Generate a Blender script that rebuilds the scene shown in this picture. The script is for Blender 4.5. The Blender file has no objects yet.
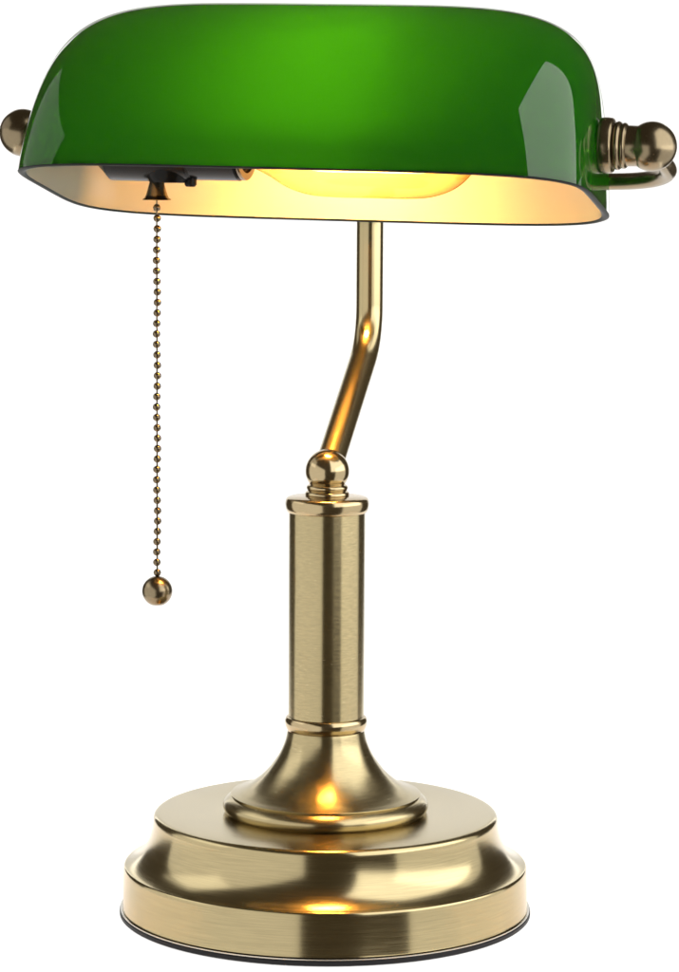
import bpy, bmesh, math
from mathutils import Vector, Matrix

scene = bpy.context.scene
R = math.radians

# ------------------------------------------------------------------ helpers
def link(o):
    scene.collection.objects.link(o)
    return o

def empty(name, loc=(0, 0, 0)):
    o = link(bpy.data.objects.new(name, None))
    o.location = loc
    o.empty_display_size = 0.03
    return o

def obj(name, bm, mats, parent=None, angle=35, smooth=True):
    bmesh.ops.recalc_face_normals(bm, faces=bm.faces)
    me = bpy.data.meshes.new(name)
    bm.to_mesh(me)
    bm.free()
    for m in (mats if isinstance(mats, (list, tuple)) else [mats]):
        me.materials.append(m)
    if smooth:
        for p in me.polygons:
            p.use_smooth = True
        me.set_sharp_from_angle(angle=R(angle))
    o = link(bpy.data.objects.new(name, me))
    if parent:
        o.parent = parent
    return o

def catmull(pts, n=8):
    """smooth polyline through pts (tuples of any length)"""
    out = []
    P = [tuple(2 * a - b for a, b in zip(pts[0], pts[1]))] + list(pts) + \
        [tuple(2 * a - b for a, b in zip(pts[-1], pts[-2]))]
    for i in range(1, len(P) - 2):
        p0, p1, p2, p3 = P[i - 1], P[i], P[i + 1], P[i + 2]
        for k in range(n):
            t = k / n
            out.append(tuple(0.5 * (2 * b + (c - a) * t + (2 * a - 5 * b + 4 * c - d) * t * t
                                    + (3 * b - a - 3 * c + d) * t ** 3)
                             for a, b, c, d in zip(p0, p1, p2, p3)))
    out.append(tuple(pts[-1]))
    return out

def lathe(bm, prof, mat=Matrix.Identity(4), seg=128, mi=0):
    """revolve (r, h) pairs round the local Z axis, then place with mat"""
    rings = []
    for r, h in prof:
        if r < 1e-6:
            rings.append([bm.verts.new(mat @ Vector((0, 0, h)))])
        else:
            rings.append([bm.verts.new(mat @ Vector((r * math.cos(2 * math.pi * k / seg),
                                                     r * math.sin(2 * math.pi * k / seg), h)))
                          for k in range(seg)])
    for a, b in zip(rings, rings[1:]):
        for k in range(seg):
            j = (k + 1) % seg
            if len(a) == 1 and len(b) == 1:
                continue
            if len(a) == 1:
                f = bm.faces.new((a[0], b[j], b[k]))
            elif len(b) == 1:
                f = bm.faces.new((a[k], a[j], b[0]))
            else:
                f = bm.faces.new((a[k], a[j], b[j], b[k]))
            f.material_index = mi
    return bm

def tube(bm, pts, rad, seg=32, cap=True):
    pts = [Vector(p) for p in pts]
    n = len(pts)
    tang = [(pts[min(i + 1, n - 1)] - pts[max(i - 1, 0)]).normalized() for i in range(n)]
    ref = Vector((0, 0, 1)) if abs(tang[0].z) < 0.9 else Vector((1, 0, 0))
    u = (ref - tang[0] * ref.dot(tang[0])).normalized()
    rings = []
    for i in range(n):
        u = (u - tang[i] * u.dot(tang[i])).normalized()
        v = tang[i].cross(u)
        r = rad[i] if isinstance(rad, (list, tuple)) else rad
        rings.append([bm.verts.new(pts[i] + (u * math.cos(2 * math.pi * k / seg) + v * math.sin(2 * math.pi * k / seg)) * r)
                      for k in range(seg)])
    for a, b in zip(rings, rings[1:]):
        for k in range(seg):
            j = (k + 1) % seg
            bm.faces.new((a[k], a[j], b[j], b[k]))
    if cap:
        bm.faces.new(rings[0])
        bm.faces.new(rings[-1])
    return bm

def arc(cx, cz, r, a0, a1, n=8):
    return [(cx + r * math.cos(R(a0 + (a1 - a0) * i / n)), cz + r * math.sin(R(a0 + (a1 - a0) * i / n))) for i in range(n + 1)]

# ------------------------------------------------------------------ materials
def new_mat(name):
    m = bpy.data.materials.new(name)
    m.use_nodes = True
    nt = m.node_tree
    nt.nodes.clear()
    out = nt.nodes.new('ShaderNodeOutputMaterial')
    return m, nt, out

def N(nt, typ, **kw):
    n = nt.nodes.new(typ)
    for k, v in kw.items():
        if k in n.inputs.keys():
            n.inputs[k].default_value = v
        else:
            setattr(n, k, v)
    return n

def math_node(nt, op, a, b=None):
    n = nt.nodes.new('ShaderNodeMath')
    n.operation = op
    for i, v in enumerate((a, b)):
        if v is None:
            continue
        if isinstance(v, (int, float)):
            n.inputs[i].default_value = v
        else:
            nt.links.new(v, n.inputs[i])
    return n.outputs[0]

def brass(name, col, rough=0.17, aniso=0.45, streak=0.16, lathe_axis='Z', grain=True):
    """brushed antique brass: fine lines run round the turned piece"""
    m, nt, out = new_mat(name)
    L = nt.links.new
    p = N(nt, 'ShaderNodeBsdfPrincipled')
    p.inputs['Metallic'].default_value = 1.0
    tc = N(nt, 'ShaderNodeTexCoord')
    sep = N(nt, 'ShaderNodeSeparateXYZ')
    L(tc.outputs['Object'], sep.inputs[0])
    x, y, z = sep.outputs
    r = math_node(nt, 'SQRT', math_node(nt, 'ADD', math_node(nt, 'MULTIPLY', x, x), math_node(nt, 'MULTIPLY', y, y)))
    ang = math_node(nt, 'ARCTAN2', y, x)
    comb = N(nt, 'ShaderNodeCombineXYZ')
    L(math_node(nt, 'MULTIPLY', r, 1800.0), comb.inputs[0])
    L(math_node(nt, 'MULTIPLY', z, 1800.0), comb.inputs[1])
    L(math_node(nt, 'MULTIPLY', math_node(nt, 'ABSOLUTE', ang), 5.0), comb.inputs[2])
    noi = N(nt, 'ShaderNodeTexNoise')
    noi.inputs['Scale'].default_value = 1.0
    noi.inputs['Detail'].default_value = 3.0
    L(comb.outputs[0], noi.inputs['Vector'])
    big = N(nt, 'ShaderNodeTexNoise')
    big.inputs['Scale'].default_value = 38.0
    big.inputs['Detail'].default_value = 4.0
    L(tc.outputs['Object'], big.inputs['Vector'])
    v = math_node(nt, 'ADD', math_node(nt, 'MULTIPLY', noi.outputs['Fac'], streak),
                  math_node(nt, 'MULTIPLY', big.outputs['Fac'], 0.10))
    ramp = N(nt, 'ShaderNodeMix', data_type='RGBA')
    L(math_node(nt, 'MULTIPLY', v, 1.0 / (streak + 0.10)), ramp.inputs['Factor'])
    lo = [c * (1 - streak) for c in col]
    hi = [min(1, c * (1 + streak)) for c in col]
    ramp.inputs[6].default_value = (*lo, 1)
    ramp.inputs[7].default_value = (*hi, 1)
    L(ramp.outputs[2], p.inputs['Base Color'])
    L(math_node(nt, 'ADD', math_node(nt, 'MULTIPLY', noi.outputs['Fac'], 0.10), rough - 0.05), p.inputs['Roughness'])
    if aniso:
        p.inputs['Anisotropic'].default_value = aniso
        p.inputs['Anisotropic Rotation'].default_value = 0.25
        t = N(nt, 'ShaderNodeTangent')
        t.direction_type = 'RADIAL'
        t.axis = lathe_axis
        L(t.outputs[0], p.inputs['Tangent'])
    if grain:
        b = N(nt, 'ShaderNodeBump')
        b.inputs['Strength'].default_value = 0.05
        b.inputs['Distance'].default_value = 0.0002
        L(noi.outputs['Fac'], b.inputs['Height'])
        L(b.outputs[0], p.inputs['Normal'])
    L(p.outputs[0], out.inputs[0])
    return m

BR = (0.44, 0.368, 0.208)
M_brass = brass('brushed_brass', BR, rough=0.25, aniso=0.8, streak=0.24)
M_foot = brass('brushed_brass_foot', BR, rough=0.19, aniso=0.75, streak=0.26)
M_brass_plain = brass('polished_antique_brass', (0.46, 0.37, 0.22), rough=0.17, aniso=0.0, streak=0.10, grain=False)
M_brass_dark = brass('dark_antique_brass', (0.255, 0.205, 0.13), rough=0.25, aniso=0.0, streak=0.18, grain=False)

M_chain = brass('tarnished_chain_brass', (0.18, 0.14, 0.09), rough=0.16, aniso=0.0, streak=0.18, grain=False)

def glass_layer(name, refl, trans, w_trans, rough, ior=1.5, ripple=0.0):
    """dense coloured glass: diffuses light both ways under a glossy skin"""
    m, nt, out = new_mat(name)
    L = nt.links.new
    d = N(nt, 'ShaderNodeBsdfDiffuse')
    d.inputs['Color'].default_value = (*refl, 1)
    t = N(nt, 'ShaderNodeBsdfTranslucent')
    t.inputs['Color'].default_value = (*trans, 1)
    mx = N(nt, 'ShaderNodeMixShader')
    mx.inputs[0].default_value = w_trans
    L(d.outputs[0], mx.inputs[1])
    L(t.outputs[0], mx.inputs[2])
    g = N(nt, 'ShaderNodeBsdfGlossy')
    g.inputs['Roughness'].default_value = rough
    fr = N(nt, 'ShaderNodeFresnel')
    fr.inputs['IOR'].default_value = ior
    if ripple:          # the faint unevenness of blown glass
        tc = N(nt, 'ShaderNodeTexCoord')
        n = N(nt, 'ShaderNodeTexNoise')
        n.inputs['Scale'].default_value = 26.0
        n.inputs['Detail'].default_value = 1.0
        L(tc.outputs['Object'], n.inputs['Vector'])
        b = N(nt, 'ShaderNodeBump')
        b.inputs['Strength'].default_value = ripple * 10
        b.inputs['Distance'].default_value = 0.004
        L(n.outputs['Fac'], b.inputs['Height'])
        L(b.outputs[0], g.inputs['Normal'])
    m2 = N(nt, 'ShaderNodeMixShader')
    L(fr.outputs[0], m2.inputs[0])
    L(mx.outputs[0], m2.inputs[1])
    L(g.outputs[0], m2.inputs[2])
    L(m2.outputs[0], out.inputs[0])
    return m

M_green = glass_layer('green_cased_glass', (0.004, 0.045, 0.008), (0.040, 0.54, 0.006), 0.75, 0.02, 1.68, 0.012)
M_rim = glass_layer('dark_glass_edge', (0.010, 0.016, 0.013), (0.01, 0.03, 0.01), 0.2, 0.30, 1.06)
M_opal = glass_layer('white_opal_lining', (0.75, 0.75, 0.76), (0.66, 0.645, 0.62), 0.52, 0.12)

def simple(name, col, rough=0.4, metal=0.0):
    m, nt, out = new_mat(name)
    p = N(nt, 'ShaderNodeBsdfPrincipled')
    n = N(nt, 'ShaderNodeTexNoise')
    n.inputs['Scale'].default_value = 220.0
    n.inputs['Detail'].default_value = 3.0
    p.inputs['Base Color'].default_value = (*col, 1)
    p.inputs['Metallic'].default_value = metal
    p.inputs['Specular IOR Level'].default_value = 0.15
    nt.links.new(math_node(nt, 'ADD', math_node(nt, 'MULTIPLY', n.outputs['Fac'], 0.12), rough - 0.06), p.inputs['Roughness'])
    nt.links.new(p.outputs[0], out.inputs[0])
    return m

M_black = simple('black_bakelite', (0.005, 0.005, 0.005), 0.24)
M_rubber = simple('black_rubber', (0.018, 0.018, 0.02), 0.45)
M_steel = simple('bright_foil_strip', (0.55, 0.53, 0.48), 0.25, 1.0)

def bulb_glass():
    m, nt, out = new_mat('amber_bulb_glass')
    L = nt.links.new
    t = N(nt, 'ShaderNodeBsdfTransparent')
    lw = N(nt, 'ShaderNodeLayerWeight')
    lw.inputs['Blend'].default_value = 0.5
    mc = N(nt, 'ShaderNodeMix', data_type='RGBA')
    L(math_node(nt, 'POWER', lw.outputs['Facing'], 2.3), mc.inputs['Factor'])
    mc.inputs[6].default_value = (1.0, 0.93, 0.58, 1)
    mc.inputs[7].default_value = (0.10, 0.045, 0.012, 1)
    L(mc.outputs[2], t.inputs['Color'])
    g = N(nt, 'ShaderNodeBsdfGlossy')
    g.inputs['Roughness'].default_value = 0.02
    mx = N(nt, 'ShaderNodeMixShader')
    mx.inputs[0].default_value = 0.05
    sc = N(nt, 'ShaderNodeBsdfTranslucent')
    sc.inputs['Color'].default_value = (1.0, 0.80, 0.40, 1)
    m0 = N(nt, 'ShaderNodeMixShader')
    m0.inputs[0].default_value = 0.03
    L(t.outputs[0], m0.inputs[1])
    L(sc.outputs[0], m0.inputs[2])
    L(m0.outputs[0], mx.inputs[1])
    L(g.outputs[0], mx.inputs[2])
    L(mx.outputs[0], out.inputs[0])
    return m
M_bulb = bulb_glass()

def emissive(name, col, s):
    m, nt, out = new_mat(name)
    e = N(nt, 'ShaderNodeEmission')
    e.inputs['Color'].default_value = (*col, 1)
    e.inputs['Strength'].default_value = s
    nt.links.new(e.outputs[0], out.inputs[0])
    return m
FIL = 660.0
M_fil = emissive('glowing_filament', (1.0, 0.46, 0.13), FIL)

def paper():
    """white diffusion sheet: light set behind and below it shines through"""
    m, nt, out = new_mat('white_diffusion_sheet')
    L = nt.links.new
    d = N(nt, 'ShaderNodeBsdfDiffuse')
    d.inputs['Color'].default_value = (0.85, 0.85, 0.85, 1)
    t = N(nt, 'ShaderNodeBsdfTranslucent')
    t.inputs['Color'].default_value = (0.92, 0.92, 0.92, 1)
    mx = N(nt, 'ShaderNodeMixShader')
    n = N(nt, 'ShaderNodeTexNoise')
    n.inputs['Scale'].default_value = 60.0
    L(math_node(nt, 'ADD', math_node(nt, 'MULTIPLY', n.outputs['Fac'], 0.03), 0.53), mx.inputs[0])
    L(d.outputs[0], mx.inputs[1])
    L(t.outputs[0], mx.inputs[2])
    L(mx.outputs[0], out.inputs[0])
    return m
M_paper = paper()

# ------------------------------------------------------------------ the lamp
lamp = empty('desk_lamp')
lamp['label'] = "brass desk lamp with a lit green glass shade and a bead pull chain"
lamp['category'] = 'lamp'

# stepped round foot -------------------------------------------------------
prof = [(0.0, 0.0030), (0.0868, 0.0030), (0.0872, 0.0034), (0.0870, 0.0040), (0.0867, 0.0195),
        (0.0866, 0.0206), (0.0864, 0.0212), (0.0861, 0.02155)]
b0, b1, b2, b3 = (0.0856, 0.0217), (0.0784, 0.0248), (0.0747, 0.0310), (0.0740, 0.0403)
for i in range(17):
    t = i / 16
    prof.append(tuple(w0 * (1 - t) ** 3 + 3 * w1 * t * (1 - t) ** 2 + 3 * w2 * t * t * (1 - t) + w3 * t ** 3 for w0, w1, w2, w3 in zip(b0, b1, b2, b3)))
prof += [(0.0740, 0.0408), (0.0740, 0.0418), (0.0737, 0.0427), (0.0731, 0.0434), (0.0722, 0.0439), (0.0712, 0.0440), (0.0600, 0.0440), (0.045, 0.0440), (0.0, 0.0440)]
base = obj('foot', lathe(bmesh.new(), prof, seg=192), M_foot, lamp, 50)
obj('rubber_pad', lathe(bmesh.new(), [(0.0, 0.0), (0.0878, 0.0), (0.0884, 0.0005), (0.0884, 0.0019), (0.0878, 0.0024), (0.0, 0.0024)], seg=160), M_rubber, base)
obj('foil_strip', lathe(bmesh.new(), [(0.0860, 0.00245), (0.0881, 0.00245), (0.0881, 0.00292), (0.0860, 0.00292)], seg=160), M_steel, base)

# flared collar -------------------------------------------------------------
prof = [(0.0415, 0.0441)] + catmull([(0.0426, 0.0441), (0.0437, 0.0453), (0.0441, 0.0470), (0.0438, 0.0484), (0.0429, 0.0496), (0.0418, 0.0505), (0.0408, 0.0511)], 8)
prof += [(0.0404, 0.05135), (0.0408, 0.0517), (0.04085, 0.0520), (0.0407, 0.05215), (0.0402, 0.0523)]
prof += catmull([(0.0402, 0.0523), (0.0372, 0.0533), (0.0332, 0.0552), (0.0296, 0.0577), (0.0262, 0.0608), (0.0234, 0.0641), (0.0200, 0.0692), (0.0177, 0.0745), (0.0166, 0.0792), (0.0161, 0.0805)], 8)[1:]
flare = obj('flared_collar', lathe(bmesh.new(), prof, seg=160), M_brass, lamp, 18)

# column with its two rings ---------------------------------------------------
col = obj('column', lathe(bmesh.new(), [(0.0150, 0.0800), (0.01628, 0.0806), (0.01622, 0.1742), (0.0150, 0.1745)], seg=128), M_brass, lamp)
lo = [(0.0158, 0.0797)] + arc(0.01585, 0.0826, 0.00185, -75, 75, 10) + [(0.0158, 0.0852)]
lo = [(0.0155, 0.0797), (0.0166, 0.0797)] + catmull([(0.0171, 0.0805), (0.0176, 0.0822), (0.0177, 0.0838), (0.0172, 0.0852), (0.0166, 0.0857)], 5) + [(0.0161, 0.0858)]
obj('lower_ring', lathe(bmesh.new(), lo), M_brass_plain, col, 45)
up = [(0.0158, 0.1736), (0.0166, 0.1736)] + catmull([(0.0169, 0.1738), (0.0175, 0.1751), (0.0178, 0.1770), (0.01765, 0.1787), (0.0171, 0.1797), (0.0160, 0.1802)], 5) + [(0.0108, 0.1808), (0.0, 0.1808)]
obj('upper_ring', lathe(bmesh.new(), up), M_brass_plain, col, 45)

# ball joint on the column ------------------------------------------------------
prof = [(0.0086, 0.1803)] + catmull([(0.0090, 0.1804), (0.0094, 0.1812), (0.0092, 0.1822), (0.0085, 0.1827)], 5)
prof += catmull([(0.0083, 0.1829), (0.0087, 0.1836), (0.0088, 0.1844), (0.0084, 0.1851), (0.0078, 0.1854)], 5)
rb, zb = 0.0093, 0.1912
a0 = -math.degrees(math.acos(0.0075 / rb))
prof += [(max(r, 0.0), z) for r, z in arc(0, zb, rb, a0, 90, 26)][:-1] + [(0.0, zb + rb)]
obj('ball_joint', lathe(bmesh.new(), prof, seg=96), M_brass_plain, lamp, 40)

# head frame: s along the shade, d backwards, h up -----------------------------
TH, RL = 0.2555, 0.0163
A = Vector((math.cos(TH) * math.cos(RL), -math.sin(TH) * math.cos(RL), -math.sin(RL)))
Dv = Vector((math.sin(TH), math.cos(TH), 0))
Hv = A.cross(Dv)
HEAD0 = Vector((0, 0, 0.3311))
HM = Matrix(((A.x, Dv.x, Hv.x, HEAD0.x), (A.y, Dv.y, Hv.y, HEAD0.y), (A.z, Dv.z, Hv.z, HEAD0.z), (0, 0, 0, 1)))
AXIS = HM @ Matrix(((0, 0, 1, 0), (1, 0, 0, 0), (0, 1, 0, 0), (0, 0, 0, 1)))   # lathe Z -> s axis

# stem: leaves the ball leaning back, then turns upright -------------------------
P0 = Vector((0, 0, 0.1912))
back = 0.0728
corner = Vector((Dv.x * back, Dv.y * back, 0.2425))
u1 = (corner - P0).normalized()
tl = 0.016
s1, s2 = corner - u1 * tl, corner + Vector((0, 0, tl))
pts = [P0 + u1 * 0.0072, P0 + u1 * 0.02, P0 + u1 * 0.045]
for i in range(25):
    t = i / 24
    pts.append(s1 * (1 - t) ** 2 + corner * 2 * t * (1 - t) + s2 * t ** 2)
pts += [Vector((corner.x, corner.y, z)) for z in (0.275, 0.29, 0.305, 0.318)]
M_tube = brass('brass_tube', BR, rough=0.20, aniso=0.0, streak=0.08, grain=False)
obj('stem', tube(bmesh.new(), pts, 0.00595, 40), M_tube, lamp, 50)

# bracket arms behind the shade -----------------------------------------------------
half = [(0.136, 0.0015, -0.002), (0.1395, 0.012, -0.0065), (0.1392, 0.026, -0.0108), (0.129, 0.0405, -0.0140),
        (0.107, 0.0555, -0.0155), (0.065, 0.068, -0.0155), (0.02, 0.0727, -0.0150)]
full = half + [(-s, d, h) for s, d, h in reversed(half)]
pts = [HM @ Vector(p) for p in catmull(full, 8)]
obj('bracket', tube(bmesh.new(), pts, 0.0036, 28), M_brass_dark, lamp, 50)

# knobs --------------------------------------------------------------------------
def knob(sgn, s_in):
    k = 1.0
    prof = [(0.004, s_in - 0.006), (0.004, s_in)]
    prof = [(0.0035, s_in - 0.008), (0.0075, s_in - 0.008)] + catmull([(0.0092, s_in - 0.0075), (0.0096, s_in - 0.0062), (0.0092, s_in - 0.0050), (0.0086, s_in - 0.0046)], 4)
    prof += catmull([(0.0088, s_in - 0.0040), (0.0110, s_in - 0.0034), (0.0115, s_in - 0.0018), (0.0114, s_in + 0.0006), (0.0110, s_in + 0.0018), (0.0098, s_in + 0.0024)], 4)
    prof += catmull([(0.0092, s_in + 0.0026), (0.0099, s_in + 0.0033), (0.0100, s_in + 0.0043), (0.0094, s_in + 0.0051)], 4)
    prof += catmull([(0.0090, s_in + 0.0053), (0.0094, s_in + 0.0060), (0.0093, s_in + 0.0070), (0.0084, s_in + 0.0078)], 4)
    c, rr = 0.1362, 0.0102
    a = math.degrees(math.acos(0.0083 / rr))
    prof += [(r, z) for r, z in arc(0, c, rr, -a, 90, 22)][:-1] + [(0.0, c + rr)]
    m = AXIS if sgn > 0 else AXIS @ Matrix.Rotation(math.pi, 4, 'X')
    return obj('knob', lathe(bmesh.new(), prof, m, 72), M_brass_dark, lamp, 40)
knob(1, 0.1185)
knob(-1, 0.1185)

# glass shade ------------------------------------------------------------------------
SA, SB, SC, P1, P2, Q = 0.1192, 0.0590, 0.0813, 4.92, 4.98, 1.77
TAU, FL = 0.2001, 0.0174
SC0 = Vector((-0.0060, 0.0, 0.3078))
def shade_pt(ph, el, inset):
    d = Vector((math.cos(ph) * math.cos(el) * 2.2, math.sin(ph) * math.cos(el), math.sin(el)))
    a, b, c = SA - inset, SB - inset, SC - inset
    x, y, z = abs(d.x), abs(d.y), abs(d.z)
    yz = ((y / b) ** Q + (z / c) ** Q) ** (1 / Q) + 1e-12
    w = (z / c) ** 2 / ((z / c) ** 2 + (y / b) ** 2 + 1e-12)
    pe = P1 * (1 - w) + P2 * w
    s = ((x / a) ** pe + yz ** pe) ** (-1 / pe)
    p = d * s
    k = 1 + FL * (1 - min(max(p.z / c, 0), 1)) ** 2
    p.x *= k
    p.y *= k
    p = Vector((p.x, p.y * math.cos(TAU) + p.z * math.sin(TAU), -p.y * math.sin(TAU) + p.z * math.cos(TAU)))
    w_ = A * p.x + Dv * p.y + Hv * p.z
    return SC0 + w_
bm = bmesh.new()
NP, NE = 288, 72
def shell(inset, mi):
    rows = []
    for j in range(NE):
        el = (math.pi / 2) * (j / NE)
        rows.append([bm.verts.new(shade_pt(2 * math.pi * i / NP, el, inset)) for i in range(NP)])
    top = bm.verts.new(shade_pt(0.3, math.pi / 2 - 1e-5, inset))
    for r0, r1 in zip(rows, rows[1:]):
        for i in range(NP):
            j = (i + 1) % NP
            bm.faces.new((r0[i], r0[j], r1[j], r1[i])).material_index = mi
    for i in range(NP):
        bm.faces.new((rows[-1][i], rows[-1][(i + 1) % NP], top)).material_index = mi
    return rows[0]
ro = shell(0.0, 0)
ri = shell(0.0030, 1)
mid = []
for i in range(NP):        # slightly rounded lip
    v = (ro[i].co + ri[i].co) / 2 - (Hv * math.cos(TAU) + Dv * math.sin(TAU)) * 0.0007
    mid.append(bm.verts.new(v))
for i in range(NP):
    j = (i + 1) % NP
    bm.faces.new((ro[i], ro[j], mid[j], mid[i])).material_index = 2
    bm.faces.new((mid[i], mid[j], ri[j], ri[i])).material_index = 2
shade = obj('shade', bm, [M_green, M_opal, M_rim], lamp, 60)

# lamp holder and bulb on the shade's axis ---------------------------------------------
prof = [(0.0, -0.1080), (0.0060, -0.1080), (0.0065, -0.1075), (0.0140, -0.1005), (0.0178, -0.0965), (0.0194, -0.0950),
        (0.0194, -0.0600), (0.0190, -0.0592), (0.0184, -0.0585), (0.0184, -0.0385), (0.0172, -0.0375), (0.0160, -0.0372), (0.0150, -0.0372), (0.0145, -0.038), (0.0, -0.038)]
sock = obj('lamp_holder', lathe(bmesh.new(), prof, AXIS, 72), M_black, lamp, 30)
obj('holder_ring', lathe(bmesh.new(), [(0.0150, -0.0371), (0.0179, -0.0371), (0.0182, -0.0366), (0.0182, -0.0360), (0.0179, -0.0355), (0.0150, -0.0355)], AXIS, 72), M_chain, sock)
sm = HM @ Matrix.Translation((-0.0595, -0.003, -0.0178))
obj('screw', lathe(bmesh.new(), [(0.0, -0.0036), (0.0020, -0.0034), (0.0026, -0.0026), (0.0026, 0.0030), (0.0, 0.0030)], sm, 24), M_black, sock)
sm = HM @ Matrix.Translation((-0.0690, -0.003, -0.0160))
bmx = bmesh.new()
lathe(bmx, [(0.0, -0.0040), (0.0085, -0.0036), (0.0100, -0.0010), (0.0100, 0.0030), (0.0, 0.0030)], sm, 40)
obj('switch_housing', bmx, M_black, sock)

bp = catmull([(0.0125, -0.0350), (0.0135, -0.0310), (0.0165, -0.0245), (0.0205, -0.0175), (0.0232, -0.0090), (0.0241, 0.0010), (0.0241, 0.0200),
              (0.0240, 0.0360), (0.0228, 0.0460), (0.0190, 0.0550), (0.0125, 0.0615), (0.0050, 0.0642)], 6)
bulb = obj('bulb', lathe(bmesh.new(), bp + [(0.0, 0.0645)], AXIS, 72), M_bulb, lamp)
bm = bmesh.new()
lathe(bm, [(0.0, -0.0352), (0.0124, -0.0352), (0.0124, -0.0300), (0.0060, -0.0260), (0.0035, -0.0180), (0.0, -0.0175)], AXIS, 40)
obj('bulb_stem', bm, M_brass_dark, bulb)
bm = bmesh.new()
tilt = R(20)
for k in range(3):          # flat ribbon in three runs, its plane dipping towards the front
    d0 = (k - 1) * 0.0065
    vs = []
    for h in (-0.0003, 0.0003):
        for sx, dd in ((-0.022, -0.0016), (0.030, -0.0016), (0.030, 0.0016), (-0.022, 0.0016)):
            d = d0 + dd
            vs.append(bm.verts.new(HM @ Vector((sx, d * math.cos(tilt) - h * math.sin(tilt), 0.0150 + d * math.sin(tilt) + h * math.cos(tilt)))))
    for q in ((0, 3, 2, 1), (4, 5, 6, 7), (0, 1, 5, 4), (1, 2, 6, 5), (2, 3, 7, 6), (3, 0, 4, 7)):
        bm.faces.new([vs[i] for i in q])
def plate(bm, s0, s1, d0, d1, h0, h1):
    vs = [bm.verts.new(HM @ Vector((a_, b_, c_))) for a_ in (s0, s1) for b_ in (d0, d1) for c_ in (h0, h1)]
    for q in ((0, 1, 3, 2), (4, 6, 7, 5), (0, 4, 5, 1), (2, 3, 7, 6), (0, 2, 6, 4), (1, 5, 7, 3)):
        bm.faces.new([vs[i] for i in q])
plate(bm, 0.0306, 0.0310, -0.0060, 0.0075, 0.0030, 0.0170)     # added upright strip, its glow lifts the lining on the left
obj('filament', bm, M_fil, bulb, smooth=False)
bm = bmesh.new()
plate(bm, 0.0311, 0.0322, -0.0095, 0.0095, 0.0015, 0.0180)  # added plate, keeps the filament's light off the shade's right end
obj('light_shield', bm, M_steel, bulb, smooth=False)

# pull chain ------------------------------------------------------------------------
CX, CY = -0.0733, 0.0180
cz0 = 0.3018
bm = bmesh.new()
nb = 38
pitch = 0.00449
for i in range(nb):
    z = cz0 - i * pitch
    x = CX + 0.0002 * math.sin(i * 0.9)
    m = Matrix.Translation((x, CY, z))
    lathe(bm, [(0.0, -0.00164)] + arc(0, 0, 0.00164, -68, 68, 8) + [(0.0, 0.00164)], m, 20)
lathe(bm, [(0.0, cz0 - nb * pitch), (0.00035, cz0 - nb * pitch), (0.00035, cz0 + 0.006), (0.0, cz0 + 0.006)], Matrix.Translation((CX, CY, 0)), 8)
chain = obj('pull_chain', bm, M_chain, lamp, 60)
bell = [(0.0, 0.3138), (0.0026, 0.3138), (0.0030, 0.3130), (0.0033, 0.3118), (0.0039, 0.3095), (0.0046, 0.3072), (0.0052, 0.3060), (0.0061, 0.3054), (0.0062, 0.3051), (0.0055, 0.3051), (0.0030, 0.3056), (0.0, 0.3057)]
obj('chain_bell', lathe(bmesh.new(), bell, Matrix.Translation((CX, CY, 0)), 40), M_brass_dark, chain, 40)
zc = 0.1366
rbp = 0.00655
prof = [(0.0, zc - rbp * 0.92), (rbp * 0.36, zc - rbp * 0.92)] + arc(0, zc, rbp, -66, 84, 22) + [(0.0, zc + rbp)]
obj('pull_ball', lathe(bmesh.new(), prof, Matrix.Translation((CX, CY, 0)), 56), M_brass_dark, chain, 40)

# ------------------------------------------------------------------ the white sweep it stands on
bm = bmesh.new()
line = [(-0.0975, -0.0002), (0.22, -0.0002), (0.37, -0.0002), (0.52, -0.0002), (0.55, -0.0002)]
line += [(0.60 + 0.25 * math.sin(R(a)), 0.2498 - 0.25 * math.cos(R(a))) for a in range(0, 91, 6)]
line += [(0.85, 0.5), (0.85, 0.72)]
def half_width(y):
    return 0.30 + 0.07 * min(max((y - 0.22) / 0.30, 0), 1)
rows = [[bm.verts.new((k * half_width(y), y, z)) for k in (-1, -0.5, 0, 0.5, 1)] for y, z in line]
for a, b in zip(rows, rows[1:]):
    for k in range(4):
        bm.faces.new((a[k], a[k + 1], b[k + 1], b[k]))
bd = obj('backdrop', bm, M_paper)
bd['kind'] = 'structure'

# ------------------------------------------------------------------ studio lights
def area(name, loc, target, sx, sy, watts, col=(1, 1, 1)):
    l = bpy.data.lights.new(name, 'AREA')
    l.shape = 'RECTANGLE'
    l.size, l.size_y = sx, sy
    l.energy = watts
    l.color = col
    o = link(bpy.data.objects.new(name, l))
    o.location = loc
    d = Vector(target) - Vector(loc)
    o.rotation_euler = d.to_track_quat('-Z', 'Y').to_euler()
    return o

def softbox(name, a, b, z0, z1, radiance, col=(1, 1, 1)):
    """upright softbox whose two side edges stand over plan points a and b, facing the lamp"""
    a, b = Vector((*a, 0)), Vector((*b, 0))
    w, h = (b - a).length, z1 - z0
    c = (a + b) / 2 + Vector((0, 0, (z0 + z1) / 2))
    n = Vector((-(b - a).y, (b - a).x, 0)).normalized()
    if n.dot(-c) < 0:
        n = -n
    return area(name, c, c + n, w, h, radiance * math.pi * w * h * math.pi / math.pi, col)

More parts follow.
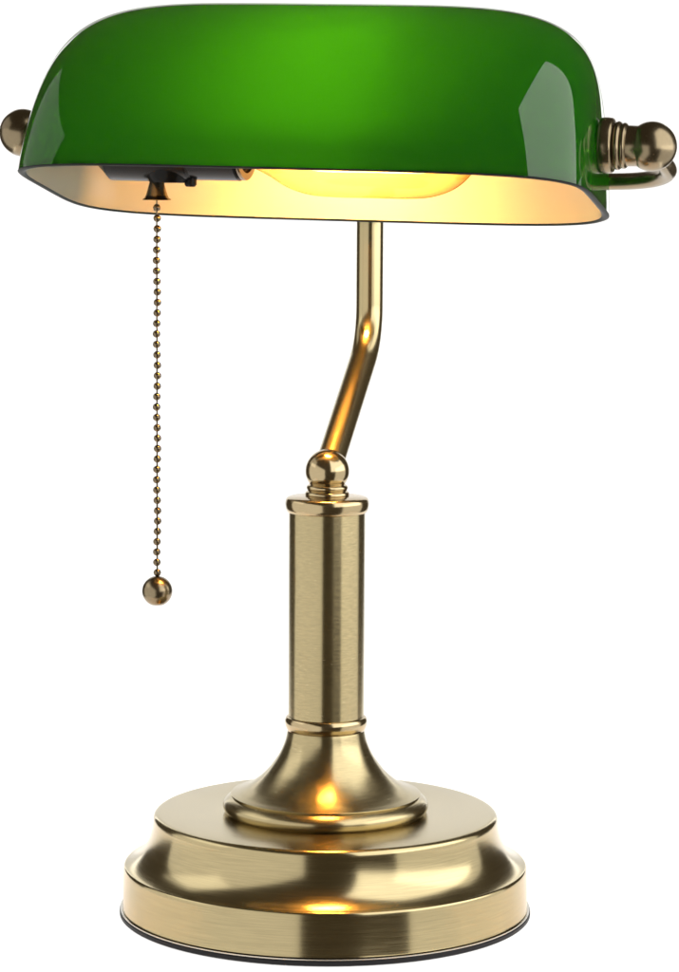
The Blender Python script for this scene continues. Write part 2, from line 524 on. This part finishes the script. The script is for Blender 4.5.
def pol(deg, r):    # 0 = towards the camera, positive to its right
    return (r * math.sin(R(deg)), -r * math.cos(R(deg)))
WH = (1, 0.985, 0.955)
softbox('softbox', (-0.247, -1.07), (-0.37, 0.14), -0.45, 0.38, 1.08, WH)
softbox('softbox', pol(-72, 1.0), pol(-126, 0.92), 0.46, 1.0, 0.65, WH)
softbox('softbox', (0.42, -0.435), (0.39, 0.14), -0.45, 0.35, 1.08, WH)
softbox('softbox', pol(20, 1.05), pol(104, 0.95), 0.21, 2.2, 2.3, WH)
area('sheet_light', (0, 0.42, -0.42), (0, 0.42, 0), 1.15, 1.0, 12.3)
area('sheet_light', (0, 1.35, 0.30), (0, 0.85, 0.30), 1.3, 1.2, 12.6)

w = bpy.data.worlds.new('World')
scene.world = w
w.use_nodes = True
bg = w.node_tree.nodes['Background']
bg.inputs[0].default_value = (1.0, 0.82, 0.55, 1)
bg.inputs[1].default_value = 0.085

# ------------------------------------------------------------------ camera
F, PW, PH = 2960.0, 679.0, 972.0
H_EYE, DIST = 0.32669, 1.25
pt = math.atan((486 - 150) / F)
yw = (339.5 - 327.2) / F
rl = R(0.33)
fwd = Vector((math.sin(yw) * math.cos(pt), math.cos(yw) * math.cos(pt), -math.sin(pt)))
rt = Vector((math.cos(yw), -math.sin(yw), 0))
upv = rt.cross(fwd)
r2 = rt * math.cos(rl) + upv * math.sin(rl)
u2 = -rt * math.sin(rl) + upv * math.cos(rl)
cam = bpy.data.cameras.new('camera')
cam.sensor_fit = 'VERTICAL'
cam.sensor_height = 24.0
cam.lens = 24.0 * F / PH
cam.clip_start = 0.01
cam.clip_end = 100
co = link(bpy.data.objects.new('camera', cam))
co.matrix_world = Matrix(((r2.x, u2.x, -fwd.x, 0), (r2.y, u2.y, -fwd.y, -DIST), (r2.z, u2.z, -fwd.z, H_EYE), (0, 0, 0, 1)))
scene.camera = co

# ------------------------------------------------------------------ render settings
scene.view_settings.view_transform = 'Standard'
scene.view_settings.look = 'None'
scene.view_settings.exposure = 0.0
scene.view_settings.gamma = 1.0
scene.cycles.use_denoising = True
scene.cycles.max_bounces = 12
scene.cycles.transparent_max_bounces = 16
scene.cycles.sample_clamp_indirect = 6.0
scene.cycles.blur_glossy = 0.3
